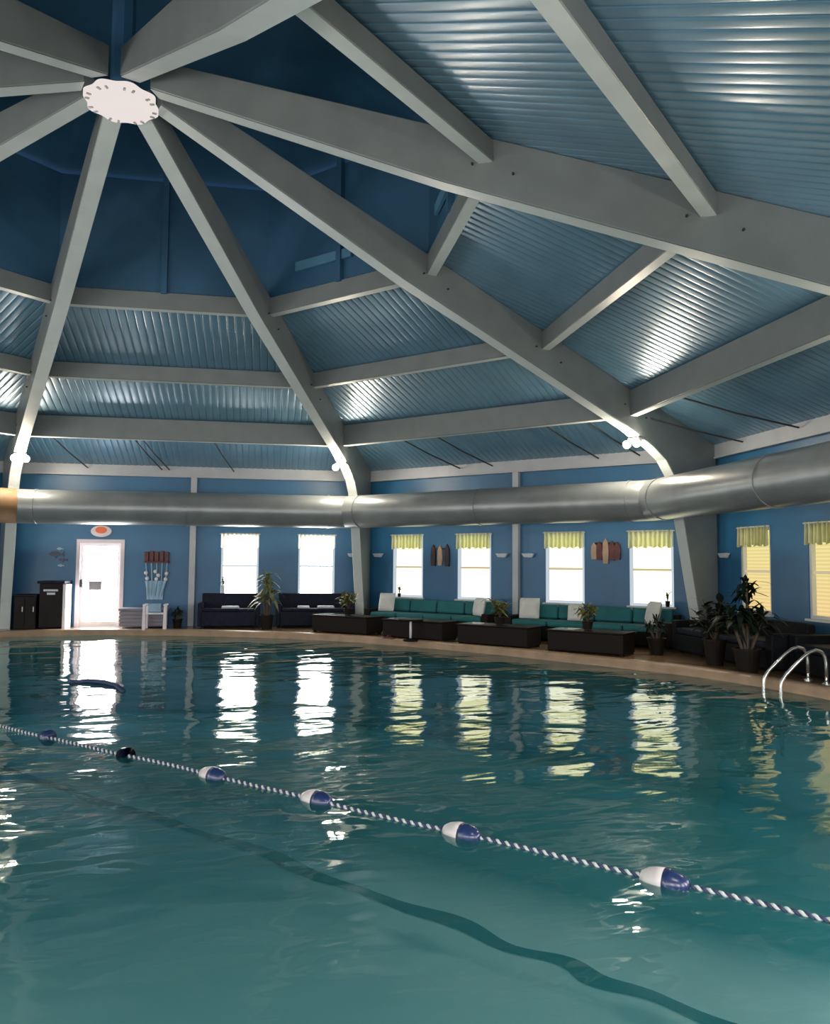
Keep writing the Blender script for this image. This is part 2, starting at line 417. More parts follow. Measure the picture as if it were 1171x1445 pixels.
def make_valance(k, s, label, shown=True):
    t = thing('window_valance', label, 'curtain', wall_pt(k, s, .0), bay_rot(k), 'gathered valances over the windows')
    mb = MB(); w = WW/2 + .01; n = 60; zt = WZ1 + .03
    rows = [(zt, .010), (zt-.05, .014), (zt-.2, .022), (zt-.36, .030)]
    for z, amp in rows:
        for i in range(n+1):
            x = -w + 2*w*i/n; y = -.045 - amp*math.sin(i*.95) - .01*math.sin(i*.37)
            zz = z - (.02*math.sin(i*.6) if z < zt-.3 else 0)
            mb.v.append((x, y, zz))
    for r_ in range(len(rows)-1):
        for i in range(n):
            a = r_*(n+1)+i; mb.f.append((a, a+1, a+n+2, a+n+1))
    mb.build('cloth', M['valance_pale' if k == 0 else 'valance'], t, smooth=True)
    mb = MB(); mb.tube([(-w-.03,-.045,zt-.02),(w+.03,-.045,zt-.02)], .012); mb.build('curtain_rod', M['trim'], t)
vl = {(0,0):'pale gathered valance on the first window right of the glowing door', (0,1):'pale gathered valance on the second window right of the glowing door',
      (1,0):'yellow-green valance on the window above the end of the first teal sofa', (1,1):'yellow-green valance on the window over the middle of the first teal sofa',
      (1,2):'yellow-green valance on the window over the left end of the second teal sofa', (1,3):'yellow-green valance on the window behind the right end of the second teal sofa',
      (2,0):'green-yellow valance on the tan-lit window with leaves across its sill', (2,1):'green-yellow valance on the tan-lit window cut by the right picture edge'}
for k in range(N):
    for i, s in enumerate(wins[k]):
        pm = {0:'pane_white', 1:'pane_warm', 2:'pane_tan', 3:'pane_day'}.get(k, 'pane_day')
        make_window(k, s, pm)
        if (k, i) in vl: make_valance(k, s, vl[(k, i)])
# door
t = sempty('door_1', wall_pt(0, DOOR_S, 0), bay_rot(0))
mb = MB(); w = DOOR_W/2
mb.box(-w-.07, -w+.02, -.03, .12, 0, DOOR_H+.07); mb.box(w-.02, w+.07, -.03, .12, 0, DOOR_H+.07); mb.box(-w+.02, w-.02, -.03, .12, DOOR_H-.02, DOOR_H+.07)
mb.build('door_frame', M['pinkwhite'], t)
mb = MB(); s_ = .07
mb.box(-w+.02, -w+.02+s_, .03, .09, .01, DOOR_H-.02); mb.box(w-.02-s_, w-.02, .03, .09, .01, DOOR_H-.02)
mb.box(-w+.02+s_, w-.02-s_, .03, .09, .01, .12); mb.box(-w+.02+s_, w-.02-s_, .03, .09, DOOR_H-.10, DOOR_H-.02)
mb.build('door_leaf', M['white'], t)
mb = MB(); mb.add([(-w+.02+s_,.06,.12),(w-.02-s_,.06,.12),(w-.02-s_,.06,DOOR_H-.1),(-w+.02+s_,.06,DOOR_H-.1)], [(0,1,2,3)]); mb.build('glass_panel', M['door_glow'], t)
mb = MB(); mb.box(-w+.02, -w+.08, -.0, .03, .96, 1.14); mb.tube([(-w+.05,.0,1.05),(-w+.05,-.06,1.05),(-w+.16,-.06,1.05)], .014); mb.build('door_handle', M['bolt'], t)

# ------------------------------------------------------------------ pool, deck, water
ctrl = [(-4.6,9.2),(-2.6,9.75),(-.9,9.80),(.8,9.45),(2.5,8.60),(4.15,7.42),(5.45,5.95),(6.95,3.45),(7.6,2.05),(8.2,.75),(8.62,-.45),(8.78,-1.9),(8.7,-3.6),(8.1,-5.4),
        (6.6,-7.2),(4.4,-8.5),(1.5,-9.1),(-1.8,-8.8),(-4.8,-7.9),(-7.3,-5.6),(-8.5,-2.2),(-8.6,1.6),(-7.9,5.2),(-6.5,7.9)]
def closed_spline(c, n=8):
    out = []
    m = len(c)
    for i in range(m):
        p0, p1, p2, p3 = (Vector(c[(i+j-1) % m]) for j in range(4))
        for q in range(n):
            t = q / n
            out.append(.5*((2*p1) + (p2-p0)*t + (2*p0-5*p1+4*p2-p3)*t*t + (3*p1-p0-3*p2+p3)*t**3))
    return out
edge = closed_spline(ctrl)
def offset_loop(lp, d):
    res = []; m = len(lp)
    for i in range(m):
        tn = (lp[(i+1) % m] - lp[i-1]).normalized(); res.append(lp[i] + Vector((-tn.y, tn.x)) * d)
    return res
COPW = .30
outer = offset_loop(edge, COPW)         # loop runs clockwise, left of travel is outwards
if sum(p.length for p in outer) < sum(p.length for p in edge): outer = offset_loop(edge, -COPW)
def fill(name, loops, z, m_):
    bm = bmesh.new(); es = []
    for lp in loops:
        vs = [bm.verts.new((p[0], p[1], z)) for p in lp]
        for i in range(len(vs)): es.append(bm.edges.new((vs[i-1], vs[i])))
    bmesh.ops.triangle_fill(bm, use_beauty=True, use_dissolve=False, edges=es, normal=(0,0,1))
    bmesh.ops.recalc_face_normals(bm, faces=bm.faces)
    for f in bm.faces:
        if f.normal.z < 0: f.normal_flip()
    me = bpy.data.meshes.new(name); bm.to_mesh(me); bm.free(); me.materials.append(m_)
    o = bpy.data.objects.new(name, me); COL.objects.link(o); return o
octo = [(R*1.012*math.cos(rib_th(k)), R*1.012*math.sin(rib_th(k))) for k in range(N)]
struct(fill('floor', [octo, outer], 0.0, M['deck']))
mb = MB(); m_ = len(edge)
inner = edge
rows = [[(p.x,p.y,.0) for p in outer], [(p.x,p.y,.018) for p in offset_loop(edge, .27 if outer[0].length > edge[0].length and outer == offset_loop(edge, COPW) else -.27)],
        [(p.x,p.y,.018) for p in offset_loop(edge, .03 if outer == offset_loop(edge, COPW) else -.03)], [(p.x,p.y,-.01) for p in edge], [(p.x,p.y,-.30) for p in edge]]
for r_ in rows: mb.v += r_
for i in range(len(rows)-1):
    for j in range(m_): mb.f.append((i*m_+j, i*m_+(j+1)%m_, (i+1)*m_+(j+1)%m_, (i+1)*m_+j))
struct(mb.build('trim_9', M['coping'], smooth=True))
# rope line used for the slope break
ROPE0, ROPE_D = Vector((2.16,-5.58)), Vector((.560,-.828)).normalized()
def floor_z(x, y):
    q = Vector((x,y)) - Vector((2.07,-3.6)); dn = Vector((-ROPE_D.y, ROPE_D.x))   # pointing away to the right/far side
    d = q.dot(dn)
    return -1.20 - .30 * max(0, min(1, (d - .35) / 2.5)) * 2.2 if d > 0 else -1.20 + .05 * max(-3, d)/3*0
mb = MB(); g = 40
for i in range(g+1):
    for j in range(g+1):
        x = -10 + 20*i/g; y = -10.2 + 20.6*j/g; mb.v.append((x, y, floor_z(x, y)))
for i in range(g):
    for j in range(g): a = i*(g+1)+j; mb.f.append((a, a+g+1, a+g+2, a+1))
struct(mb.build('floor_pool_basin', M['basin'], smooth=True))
mb = MB(); mb.v += [(p.x,p.y,-.28) for p in edge] + [(p.x,p.y,-2.2) for p in edge]
mb.f += [(j, (j+1)%m_, m_+(j+1)%m_, m_+j) for j in range(m_)]
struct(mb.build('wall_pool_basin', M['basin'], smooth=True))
struct(fill('pool_water', [edge], ZW, M['water']))
# dark tile line across the pool floor at the slope break
lp = [(-2.2,3.6),(-1.1,1.75),(-.35,.45),(.44,-.82),(1.0,-1.69),(1.64,-2.71),(2.07,-3.6),(2.47,-4.23),(2.79,-4.86),(3.11,-5.32),(3.25,-5.72),(3.56,-6.23),(4.0,-7.0),(4.4,-7.7)]
pts = []
for i in range(len(lp)-1):
    for q in range(8):
        t_ = q/8; p0,p1,p2,p3 = (Vector(lp[max(0,min(len(lp)-1,i+j-1))]) for j in range(4))
        pts.append(.5*((2*p1)+(p2-p0)*t_+(2*p0-5*p1+4*p2-p3)*t_*t_+(3*p1-p0-3*p2+p3)*t_**3))
mb = MB()
for i, p in enumerate(pts):
    d = (pts[min(i+1,len(pts)-1)] - pts[max(i-1,0)]).normalized(); nn = Vector((-d.y, d.x)); w = .075 + .02*math.sin(i*.35)
    wob = .03*math.sin(i*.55) + .02*math.sin(i*.23+1)
    for sg in (-1, 1):
        q_ = p + nn*(sg*w + wob); mb.v.append((q_.x, q_.y, floor_z(q_.x, q_.y) + .012))
    if i: mb.f.append((2*i-2, 2*i-1, 2*i+1, 2*i))
struct(mb.build('trim_10', M['line']))

# ================================================================== THINGS OVERHEAD
# hub plate with notched rim
t = thing('hub_plate', 'round white notched hub plate where the roof beams meet', 'hub plate', (0,0,7.30))
mb = MB(); n = 96; prof_ = []
for i in range(n):
    a = 2*PI*i/n; lob = .43 + .022*math.cos(N*(a-TH0))
    prof_.append((lob*math.cos(a), lob*math.sin(a)))
mb.add([(x,y,0) for x,y in prof_] + [(x,y,.07) for x,y in prof_], [tuple(range(n))[::-1], tuple(range(n,2*n))] + [(i,(i+1)%n,n+(i+1)%n,n+i) for i in range(n)])
mb.build('disc', M['hub'], t)
for k in range(N):
    for sg in (-1, 1):
        a = rib_th(k) + sg*.13
        mb = MB(); Mx = Matrix.Rotation(a,4,'Z'); mb.box(.37,.425,-.014,.014,-.012,.0,Mx); mb.build('slot', M['lamp_body'], t)

# air duct: octagonal run of round duct in front of the wall columns
DOFF, DZ, DR = 1.65, 2.81, .385
ad = AP - DOFF; dc = ad / math.cos(PI/N)
t = thing('air_duct', 'long round grey air duct running along the walls below the roof beams', 'duct', (0,0,DZ))
def corner(k): return Vector((dc*math.cos(rib_th(k)), dc*math.sin(rib_th(k)), 0))
def duct_section(k, f0=0.0, f1=1.0, mt='duct', nm='duct_section', parent=t):
    c0, c1 = corner(k), corner(k+1); d = (c1-c0).normalized(); up = Vector((0,0,1)); side = d.cross(up)
    mb = MB(); n = 32; m = 24
    # mitred ends: the plane through the corner bisects the bend
    for i in range(m+1):
        f = f0 + (f1-f0)*i/m; base = c0.lerp(c1, f)
        for j in range(n):
            a = 2*PI*j/n; rr = DR*(1 + .004*math.sin(i*2.1+j))
            q = base + side*(rr*math.cos(a)) + up*(rr*math.sin(a))
            if i in (0, m) and (f in (0.0, 1.0)):
                out = rr*math.cos(a) * TAN * (1 if True else 0)
                # side points outwards or inwards: extend outer side, shorten inner side
                sgn = 1 if side.dot(base) > 0 else -1
                q += d * (out*sgn * (-1 if f == 0.0 else 1))
            mb.v.append(tuple(q))
    for i in range(m):
        for j in range(n): mb.f.append((i*n+j, i*n+(j+1)%n, (i+1)*n+(j+1)%n, (i+1)*n+j))
    return mb.build(nm, M[mt], parent, smooth=True)
for k in (0, 1, 2, 3): duct_section(k)
for k in (0, 1, 2, 3):
    for f in (.06, .5, .94) :
        c = corner(k).lerp(corner(k+1), f); d = (corner(k+1)-corner(k)).normalized()
        mb = MB(); mb.tube([c - d*.02, c + d*.02], DR+.012, 32); mb.build('seam_band', M['duct'], t)
t2 = thing('duct_end_section', 'warm tan duct section at the left picture edge beside the white beam leg', 'duct', (0,0,DZ))
o = duct_section(7, .0, 1.0, 'duct_tan', 'duct_wrap', t2)

# flood lights on the beams
def flood(k, label):
    t = thing('flood_light', label, 'flood light', (9.22*math.cos(rib_th(k)), 9.22*math.sin(rib_th(k)), 3.945), rib_th(k), 'twin flood lights under the beams')
    mb = MB(); mb.box(-.08,.08,-.13,.13,-.05,-.005); mb.build('mounting_box', M['lamp_body'], t, bevel=.01)
    for sg in (-1, 1):
        Mx = Matrix.Translation((-.07, sg*.115, -.10)) @ Matrix.Rotation(-PI/2 - .5, 4, 'Y')
        mb = MB(); mb.lathe([(.022,-.07),(.03,-.05),(.05,-.02),(.055,.0)], 16, Mx); h = mb.build('lamp_head', M['lamp_body'], t, smooth=True)
        mb = MB(); mb.lathe([(.05,.001),(.068,.025),(.074,.055),(.066,.085),(.04,.11),(.004,.12)], 16, Mx); mb.build('lamp_lens', M['bulb'], h, smooth=True)
fl = {0:'lit flood light under the beam at the left picture edge', 1:'lit flood light under the beam meeting the middle white column', 2:'lit flood light under the beam at the right, above the duct bend'}
for k in range(N):
    flood(k, fl.get(k, 'lit flood light under a beam on the near side of the pool hall'))

# dark rods built in place of slanting shadows between the lowest cross beam and the cornice
ci = 0
for k, s0 in ((0,-2.95),(0,-1.2),(0,-1.02),(0,.55),(1,-1.9),(1,-1.0),(1,1.6),(1,2.5),(2,-2.0),(2,-3.6)):
    a = 9.15*math.cos(PI/N)
    p0 = wall_pt(k, s0, AP-a, 4.42); p1 = wall_pt(k, s0+.42, .14, 3.88)
    mb = MB(); mb.tube([p0, p0.lerp(p1,.5)+Vector((0,0,-.03)), p1], .016, 6)
    o = mb.build('ceiling_cable', M['bolt'])
    tag(o, ['dark slanting cable above the left white wall column, nearest the left beam','dark slanting cable above the glowing door, left one of a close pair','dark slanting cable above the glowing door, right one of a close pair','dark slanting cable above the first window right of the door',
            'dark slanting cable above the first teal sofa, nearer the middle beam','dark slanting cable above the first teal sofa, nearer the white wall column','dark slanting cable above the first window of the second teal sofa','dark slanting cable above the red wall carving of the second sofa',
            'dark slanting cable above the duct at the right picture edge','dark slanting cable beside the right beam above the duct bend'][ci], 'cable', 'cables under the roof edge'); ci += 1

# ================================================================== THINGS ON THE WALLS
def on_wall(name, label, cat, k, s, off=0.0, z=0.0, group=None, rz=0.0):
    return thing(name, label, cat, wall_pt(k, s, off, z), bay_rot(k) + rz, group)
sl = [(0,4.02,'small white wall sconce left of the middle beam leg'),(1,-3.97,'small white wall sconce right of the middle beam leg'),(1,-.37,'small white wall sconce just left of the column between the sofas'),
      (1,.30,'small white wall sconce just right of the column between the sofas'),(1,3.86,'small white wall sconce left of the right beam leg'),(2,-4.0,'small dim wall sconce right of the right beam leg')]
sc0 = None
for k, s, lab in sl:
    if sc0 is None:
        sc0 = on_wall('wall_sconce', lab, 'wall light', k, s, 0, 1.80, 'small wall sconces')
        mb = MB(); mb.box(-.05,.05,-.02,0,-.05,.05); mb.build('back_plate', M['sconce'], sc0, bevel=.005)
        mb = MB(); mb.taper(0,-.07,-.045,.20,.06,.045,.30,.11); mb.build('lamp_shade', M['sconce'], sc0, bevel=.01)
    else: dup(sc0, wall_pt(k, s, 0, 1.80), bay_rot(k), lab)
# door sign
t = on_wall('door_sign', 'oval orange and white sign above the glowing door', 'sign', 0, -2.19, 0, 2.33)
mb = MB(); Mx = Matrix.Rotation(PI/2,4,'X') @ Matrix.Diagonal((1.75,1,1,1)); mb.lathe([(.14,0),(.14,.03),(.125,.035)], 32, Mx); mb.build('sign_face', M['pinkwhite'], t)
mb = MB(); Mx = Matrix.Translation((0,-.033,.03)) @ Matrix.Rotation(PI/2,4,'X') @ Matrix.Diagonal((1.6,1,1,1)); mb.lathe([(.085,0),(.085,.01)], 32, Mx); mb.build('red_centre', M['orange'], t)
# notice on the door
o = MB(); o.box(-.15,.15,-.006,.0,-.11,.11); o = o.build('door_notice', M['grey_sign']); o.location = wall_pt(0, -2.30, -.028, 1.0); o.rotation_euler.z = bay_rot(0)
tag(o, 'grey paper notice fixed on the glowing white door', 'notice')
# dolphin-like ornament
t = on_wall('wall_ornament', 'dark blue fish-shaped ornament on the wall above the dark cabinet', 'wall ornament', 0, -3.24, 0, 1.72)
def fish(mb, s, cx, cz):
    out = [(-.16,0),(-.08,.06),(.02,.075),(.10,.04),(.15,.01),(.21,.07),(.20,0),(.21,-.06),(.14,-.02),(.06,-.05),(.02,-.10),(-.02,-.055),(-.09,-.045)]
    mb.prism([(cx+x*s, cz+z*s) for x, z in out], -.03, -.004)
mb = MB(); fish(mb, 1.0, 0, .04); mb.build('large_fish', M['ornament'], t)
mb = MB(); fish(mb, .55, .17, -.10); mb.build('small_fish', M['ornament'], t)
for fx, fz in ((.10,.17),(.13,-.24)):
    mb = MB(); fish(mb, .45, fx, fz); mb.build('pale_fish', M['ornament_light'], t)
# carvings
def carving(label, k, s, z, reds):
    t = on_wall('wall_carving', label, 'wall carving', k, s, 0, z, 'carved wall ornaments between windows')
    for x, h, m in reds:
        mb = MB(); mb.prism([(x-.055,-h*.5),(x+.055,-h*.5),(x+.07,-h*.1),(x+.055,h*.3),(x,h*.5),(x-.055,h*.3),(x-.07,-h*.1)], -.05, 0)
        mb.build('carved_slat', M[m], t)
    mb = MB(); mb.tube([(-.24,-.03,.16),(.24,-.03,.16)], .018, 8); mb.build('crossbar', M['dark_wood'], t)
carving('dark carved ornament with a pale middle slat between the first sofa windows', 1, -2.10, 1.80, [(-.20,.52,'dark_wood'),(0,.50,'gold'),(.20,.54,'dark_wood')])
carving('dark red carved ornament with a gold middle slat between the second sofa windows', 1, 2.12, 1.90, [(-.26,.36,'gold'),(-.14,.40,'red_wood'),(.0,.55,'gold'),(.14,.42,'red_wood'),(.26,.38,'red_wood')])
# hanging rack with floats
t = on_wall('hanging_rack', 'dark red rack with hanging strings and white floats right of the door', 'wall rack', 0, -.85, 0, 0)
mb = MB(); mb.box(-.30,.30,-.12,0,1.56,1.60)
for i in range(5): mb.box(-.29+.12*i,-.20+.12*i,-.10,-.01,1.60,1.84+.02*(i%2))
mb.build('red_shelf', M['red_wood'], t, bevel=.008)
for i, x in enumerate((-.26,-.13,0,.13,.25)):
    mb = MB(); mb.tube([(x,-.07,1.57),(x*.85+.01,-.07,1.1),(x*.62-.04,-.07,.74)], .016, 6); mb.build('string', M['ornament_light'], t)
for x, z in ((-.25,1.32),(-.03,1.35),(.05,1.26),(.24,1.30),(-.22,1.18),(.22,1.16),(0,1.16)):
    mb = MB(); Mx = Matrix.Translation((x,-.07,z)); mb.lathe([(.01,-.05),(.04,-.03),(.05,0),(.04,.03),(.01,.05)], 12, Mx); mb.build('white_float', M['white'], t, smooth=True)
mb = MB(); n = 14
for z, w in ((1.12,.24),(.92,.21),(.66,.19)):
    for i in range(n+1): mb.v.append((-w+2*w*i/n-.03, -.05-.015*math.sin(i*1.5), z))
for r_ in range(2):
    for i in range(n): a = r_*(n+1)+i; mb.f.append((a,a+1,a+n+2,a+n+1))
mb.build('net_cloth', M['ornament_light'], t, smooth=True)

# ================================================================== FURNITURE
# far left cabinets
t = on_wall('low_cabinet', 'low dark cabinet at the far left wall beside the tall cabinet', 'cabinet', 0, -3.70, .32)
mb = MB(); mb.box(-.26,.23,-.28,.28,.0,.76); mb.build('body', M['dark_brown'], t, bevel=.01)
mb = MB(); mb.box(-.28,.24,-.30,.30,.76,.80); mb.build('cabinet_top', M['dark_brown'], t, bevel=.006)
for x in (-.135, .105):
    mb = MB(); mb.box(x-.11,x+.11,-.30,-.28,.08,.72); d = mb.build('door', M['dark_brown'], t); mb = MB(); mb.box(x+.06,x+.08,-.32,-.30,.4,.52); mb.build('handle', M['lamp_body'], d)
t = on_wall('tall_cabinet', 'tall dark brown cabinet with a pale name plate left of the door', 'cabinet', 0, -3.13, .34)
mb = MB(); mb.box(-.27,.24,-.30,.30,.03,1.06); mb.build('body', M['dark_brown'], t, bevel=.01)
mb = MB(); mb.box(-.32,.29,-.33,.33,1.06,1.12); mb.build('cabinet_top', M['navy'], t, bevel=.008)
mb = MB(); mb.box(.24,.31,-.28,.30,.0,1.04); mb.build('white_side_panel', M['white'], t, bevel=.006)
mb = MB(); mb.box(-.18,.14,-.315,-.30,.88,.925); mb.box(-.10,.08,-.315,-.30,.80,.85); mb.build('name_plate', M['sconce'], t)
# storage bench, white chair
t = on_wall('storage_bench', 'grey-mauve slatted deck storage box right of the glowing door', 'storage box', 0, -1.05, .45)
mb = MB(); mb.box(-.52,.52,-.25,.25,.05,.42)
for i in range(4): mb.box(-.54,.54,-.275,-.25,.07+.088*i,.135+.088*i)
mb.build('body', M['mauve'], t, bevel=.006)
mb = MB(); mb.box(-.56,.56,-.29,.28,.42,.48); mb.build('lid', M['mauve'], t, bevel=.015)
t = on_wall('plastic_chair', 'white plastic chair standing at the pool edge right of the door', 'chair', 0, -.72, 1.0, 0)
for sx in (-1, 1):
    mb = MB(); mb.taper(sx*.235,-.16,0.0,.085,.085,.56,.06,.06,dx=-sx*.0); mb.build('leg', M['pinkwhite'], t, bevel=.008)
    mb = MB(); mb.taper(sx*.215,.17,0.0,.05,.05,.56,.05,.05); mb.build('leg', M['pinkwhite'], t, bevel=.008)
    mb = MB(); mb.box(sx*.23-.035,sx*.23+.035,-.20,.20,.56,.60); mb.build('armrest', M['white'], t, bevel=.008)
mb = MB(); mb.box(-.21,.21,-.17,.17,.36,.39); mb.build('seat', M['white'], t, bevel=.01)
mb = MB(); mb.box(-.20,.10,.15,.19,.40,.60); mb.build('backrest', M['ornament_light'], t, bevel=.01)

# plants
def leaf_blade(mb, base, az, length, width, droop, rise):
    n = 6; pts = []
    for i in range(n+1):
        f = i/n; r = length*f*math.cos(rise) ; z = length*f*math.sin(rise) - droop*f*f*length
        w = width*math.sin(PI*min(1,.12+f*.88))
        c = Vector((math.cos(az)*r, math.sin(az)*r, z)) + base; sd = Vector((-math.sin(az), math.cos(az), 0))*w*.5
        pts += [c - sd, c + sd + Vector((0,0,.0))]
    fs = [(2*i,2*i+1,2*i+3,2*i+2) for i in range(n)]
    mb.add(pts, fs)
def pot_mesh(r, h):
    mb = MB(); mb.lathe([(r*.72,0),(r,h*.92),(r*1.08,h*.92),(r*1.08,h),(r*.9,h),(r*.88,h*.9)], 20); return mb
def bush(name, label, loc, h, spread, mt, potr, poth, nleaf=60, ll=.22, lw=.06, seed=1, potm='pot', group=None, z0=None):
    rnd = random.Random(seed); t = thing(name, label, 'potted plant', loc, 0, group)
    p = pot_mesh(potr, poth).build('pot', M[potm], t, smooth=False)
    mb = MB(); mb.lathe([(potr*.88,poth*.88),(potr*.88,poth*.93)], 16); mb.build('soil', M['soil'], t)
    mb = MB(); mf = MB()
    ns = 7
    for i in range(ns):
        a = 2*PI*i/ns + rnd.uniform(-.3,.3); rr = spread*rnd.uniform(.25,.6); hh = poth + (h-poth)*rnd.uniform(.45,.95)
        tip = Vector((rr*math.cos(a), rr*math.sin(a), hh))
        b0 = Vector((0,0,poth*.9)); mid = b0.lerp(tip,.5) + Vector((0,0,.05))
        mb.tube([b0, mid, tip], .008, 5)
        for q in range(nleaf//ns):
            f = rnd.uniform(.3,1.0); base = b0.lerp(tip, f)
            leaf_blade(mf, base, rnd.uniform(0,2*PI), ll*rnd.uniform(.6,1.1), lw*rnd.uniform(.7,1.2), rnd.uniform(.1,.6), rnd.uniform(-.1,1.0))
    mb.build('stem', M['stem'], t); mf.build('foliage', M[mt], t, smooth=True)
    return t
def palm(name, label, loc, trunks, mt, potr, poth, ll, lw, seed=1, potm='pot', nl=26):
    rnd = random.Random(seed); t = thing(name, label, 'potted plant', loc, 0)
    pot_mesh(potr, poth).build('pot', M[potm], t)
    mb = MB(); mb.lathe([(potr*.88,poth*.88),(potr*.88,poth*.93)], 16); mb.build('soil', M['soil'], t)
    mb = MB(); mf = MB()
    for dx, dy, h in trunks:
        b0 = Vector((dx*.25, dy*.25, poth*.9)); tp = Vector((dx, dy, h))
        mb.tube([b0, b0.lerp(tp,.5)+Vector((.02,0,0)), tp], [.028,.024,.02], 7)
        for i in range(nl):
            f = rnd.uniform(.62,1.0) ; leaf_blade(mf, b0.lerp(tp,f), rnd.uniform(0,2*PI), ll*rnd.uniform(.6,1.1), lw*rnd.uniform(.8,1.2), rnd.uniform(.3,1.0), rnd.uniform(.1,1.35))
    mb.build('trunk', M['stem'], t); mf.build('foliage', M[mt], t, smooth=True)
    return t
palm('potted_palm', 'tall olive-leaved potted palm between the two windows right of the door', wall_pt(0,1.86,1.10), [(0,0,1.16),(.12,.05,.95),(-.14,0,.80),(.02,.1,1.32)], 'leaf_gold', .17, .34, .44, .075, 3, nl=24)
palm('spiky_plant', 'dark spiky potted plant left of the first wall column', wall_pt(0,-.26,.62), [(0,0,.50),(.06,0,.42),(-.06,0,.38)], 'leaf_dark', .11, .22, .19, .035, 5)
bush('sill_plant', 'small green plant in a pale pot on the first window sill right of the door', wall_pt(0,.76,-.0,WZ0), .50, .12, 'leaf', .05, .26, 30, .12, .04, 8, 'pot_white')
bush('sill_sprout', 'small dark plant on the sill over the left end of the first teal sofa', wall_pt(1,-3.34,-.0,WZ0), .30, .10, 'leaf_dark', .045, .09, 24, .10, .035, 9)
bush('sill_plant', 'small dark potted plant on the sill behind the second sofa end', wall_pt(1,3.42,-.0,WZ0), .32, .10, 'leaf_dark', .05, .12, 24, .09, .04, 10)

# dark high-backed benches below the first two windows
def bench(label, s, wdt):
    t = on_wall('high_back_bench', label, 'bench', 0, s, .42, 0, None)
    w = wdt/2
    mb = MB(); mb.box(-w,w,-.36,.34,.05,.40); mb.build('seat_base', M['navy'], t, bevel=.015)
    mb = MB(); mb.box(-w,w,.20,.36,.40,.82); mb.build('backrest', M['navy'], t, bevel=.02)
    for sg in (-1,1):
        mb = MB(); mb.box(sg*w-.06,sg*w+.06,-.36,.34,.05,.60); mb.build('armrest', M['navy'], t, bevel=.015)
    mb = MB(); mb.box(-w+.07,w-.07,-.37,.20,.40,.47); mb.build('seat_pad', M['navy'], t, bevel=.02)
    for sx in (-w+.06,w-.06):
        for y in (-.30,.28):
            mb = MB(); mb.box(sx-.03,sx+.03,y-.03,y+.03,0,.05); mb.build('foot', M['black'], t)
bench('dark navy high-backed bench under the first window right of the door', .95, 1.35)
bench('dark navy high-backed bench under the second window right of the door', 3.02, 1.75)
def towel(label, k, s, off, z, w=.42, d=.26):
    t = on_wall('folded_towel', label, 'towel', k, s, off, z, None)
    mb = MB(); mb.box(-w/2,w/2,-d/2,d/2,0,.028); mb.build('lower_fold', M['sconce'], t, bevel=.01)
    mb = MB(); mb.box(-w/2+.005,w/2-.01,-d/2+.005,d/2,.029,.055); mb.build('upper_fold', M['sconce'], t, bevel=.01)
towel('pale folded towel on the bench left of the potted palm', 0, .98, .62, .472)
towel('pale folded towel on the second bench, the one nearer the palm', 0, 2.75, .62, .472, .30)
towel('pale folded towel on the second bench, the one nearer the beam leg', 0, 3.30, .62, .472, .42)

# teal sofas
def sofa(label, s0, s1, seats):
    s = (s0+s1)/2; w = (s1-s0)/2
    t = on_wall('wicker_sofa', label, 'sofa', 1, s, .62)
    mb = MB(); mb.box(-w,w,-.42,.42,.04,.30); mb.build('base', M['wicker'], t, bevel=.02)
    mb = MB(); mb.box(-w,w,.30,.44,.30,.62); mb.build('backrest', M['wicker'], t, bevel=.02)
    for sg in (-1,1):
        mb = MB(); mb.box(sg*w-.08,sg*w+.08,-.42,.42,.04,.50); mb.build('armrest', M['wicker'], t, bevel=.02)
    cw = (2*w-.18)/seats
    for i in range(seats):
        x0 = -w+.09+cw*i
        mb = MB(); mb.box(x0+.008,x0+cw-.008,-.43,.20,.30,.43); mb.build('seat_cushion', M['teal'], t, bevel=.04, seg=3)
        mb = MB(); Mx = Matrix.Translation((x0+cw/2,.21,.43)) @ Matrix.Rotation(-.16,4,'X'); mb.box(-cw/2+.01,cw/2-.01,-.09,.07,0,.30,Mx); mb.build('back_cushion', M['teal'], t, bevel=.05, seg=3)
    for sx in (-w+.08,w-.08):
        for y in (-.34,.34):
            mb = MB(); mb.box(sx-.04,sx+.04,y-.04,y+.04,0,.04); mb.build('foot', M['black'], t)
sofa('long dark wicker sofa with teal cushions left of the column between the sofas', -3.55, -.28, 4)
sofa('long dark wicker sofa with teal cushions right of the column between the sofas', .30, 3.75, 4)
def pillow(label, s, off, z, tilt, rz=0.0, w=.40):
    t = on_wall('throw_pillow', label, 'pillow', 1, s, off, z, None, rz)
    mb = MB(); n = 10
    for side in (-1, 1):
        for i in range(n+1):
            for j in range(n+1):
                u = -1+2*i/n; v = -1+2*j/n; th_ = .085*((1-u**4)*(1-v**4))**.6
                x = u*w/2*(1-.06*(1-v*v)*0); zz = (v+1)*w/2
                mb.v.append((x, side*th_, zz))
        b = 0 if side == -1 else (n+1)**2
        for i in range(n):
            for j in range(n):
                a = b+i*(n+1)+j; mb.f.append((a,a+1,a+n+2,a+n+1))
    o = mb.build('pillow_body', M['offwhite'], t, smooth=True); o.rotation_euler.x = tilt
    return t
pillow('white throw pillow at the left end of the first teal sofa', -3.22, .72, .44, -.22, .1, .44)
pillow('white throw pillow at the right end of the first teal sofa', -.62, .74, .44, -.20, -.5, .40)
pillow('white throw pillow at the left end of the second teal sofa', .66, .74, .44, -.20, .25, .44)
pillow('white throw pillow on the second teal sofa behind the potted plant', 1.72, .74, .44, -.16, 0, .34)
pillow('white throw pillow leaning at the right end of the second teal sofa', 3.32, .76, .44, -.25, -.75, .46)

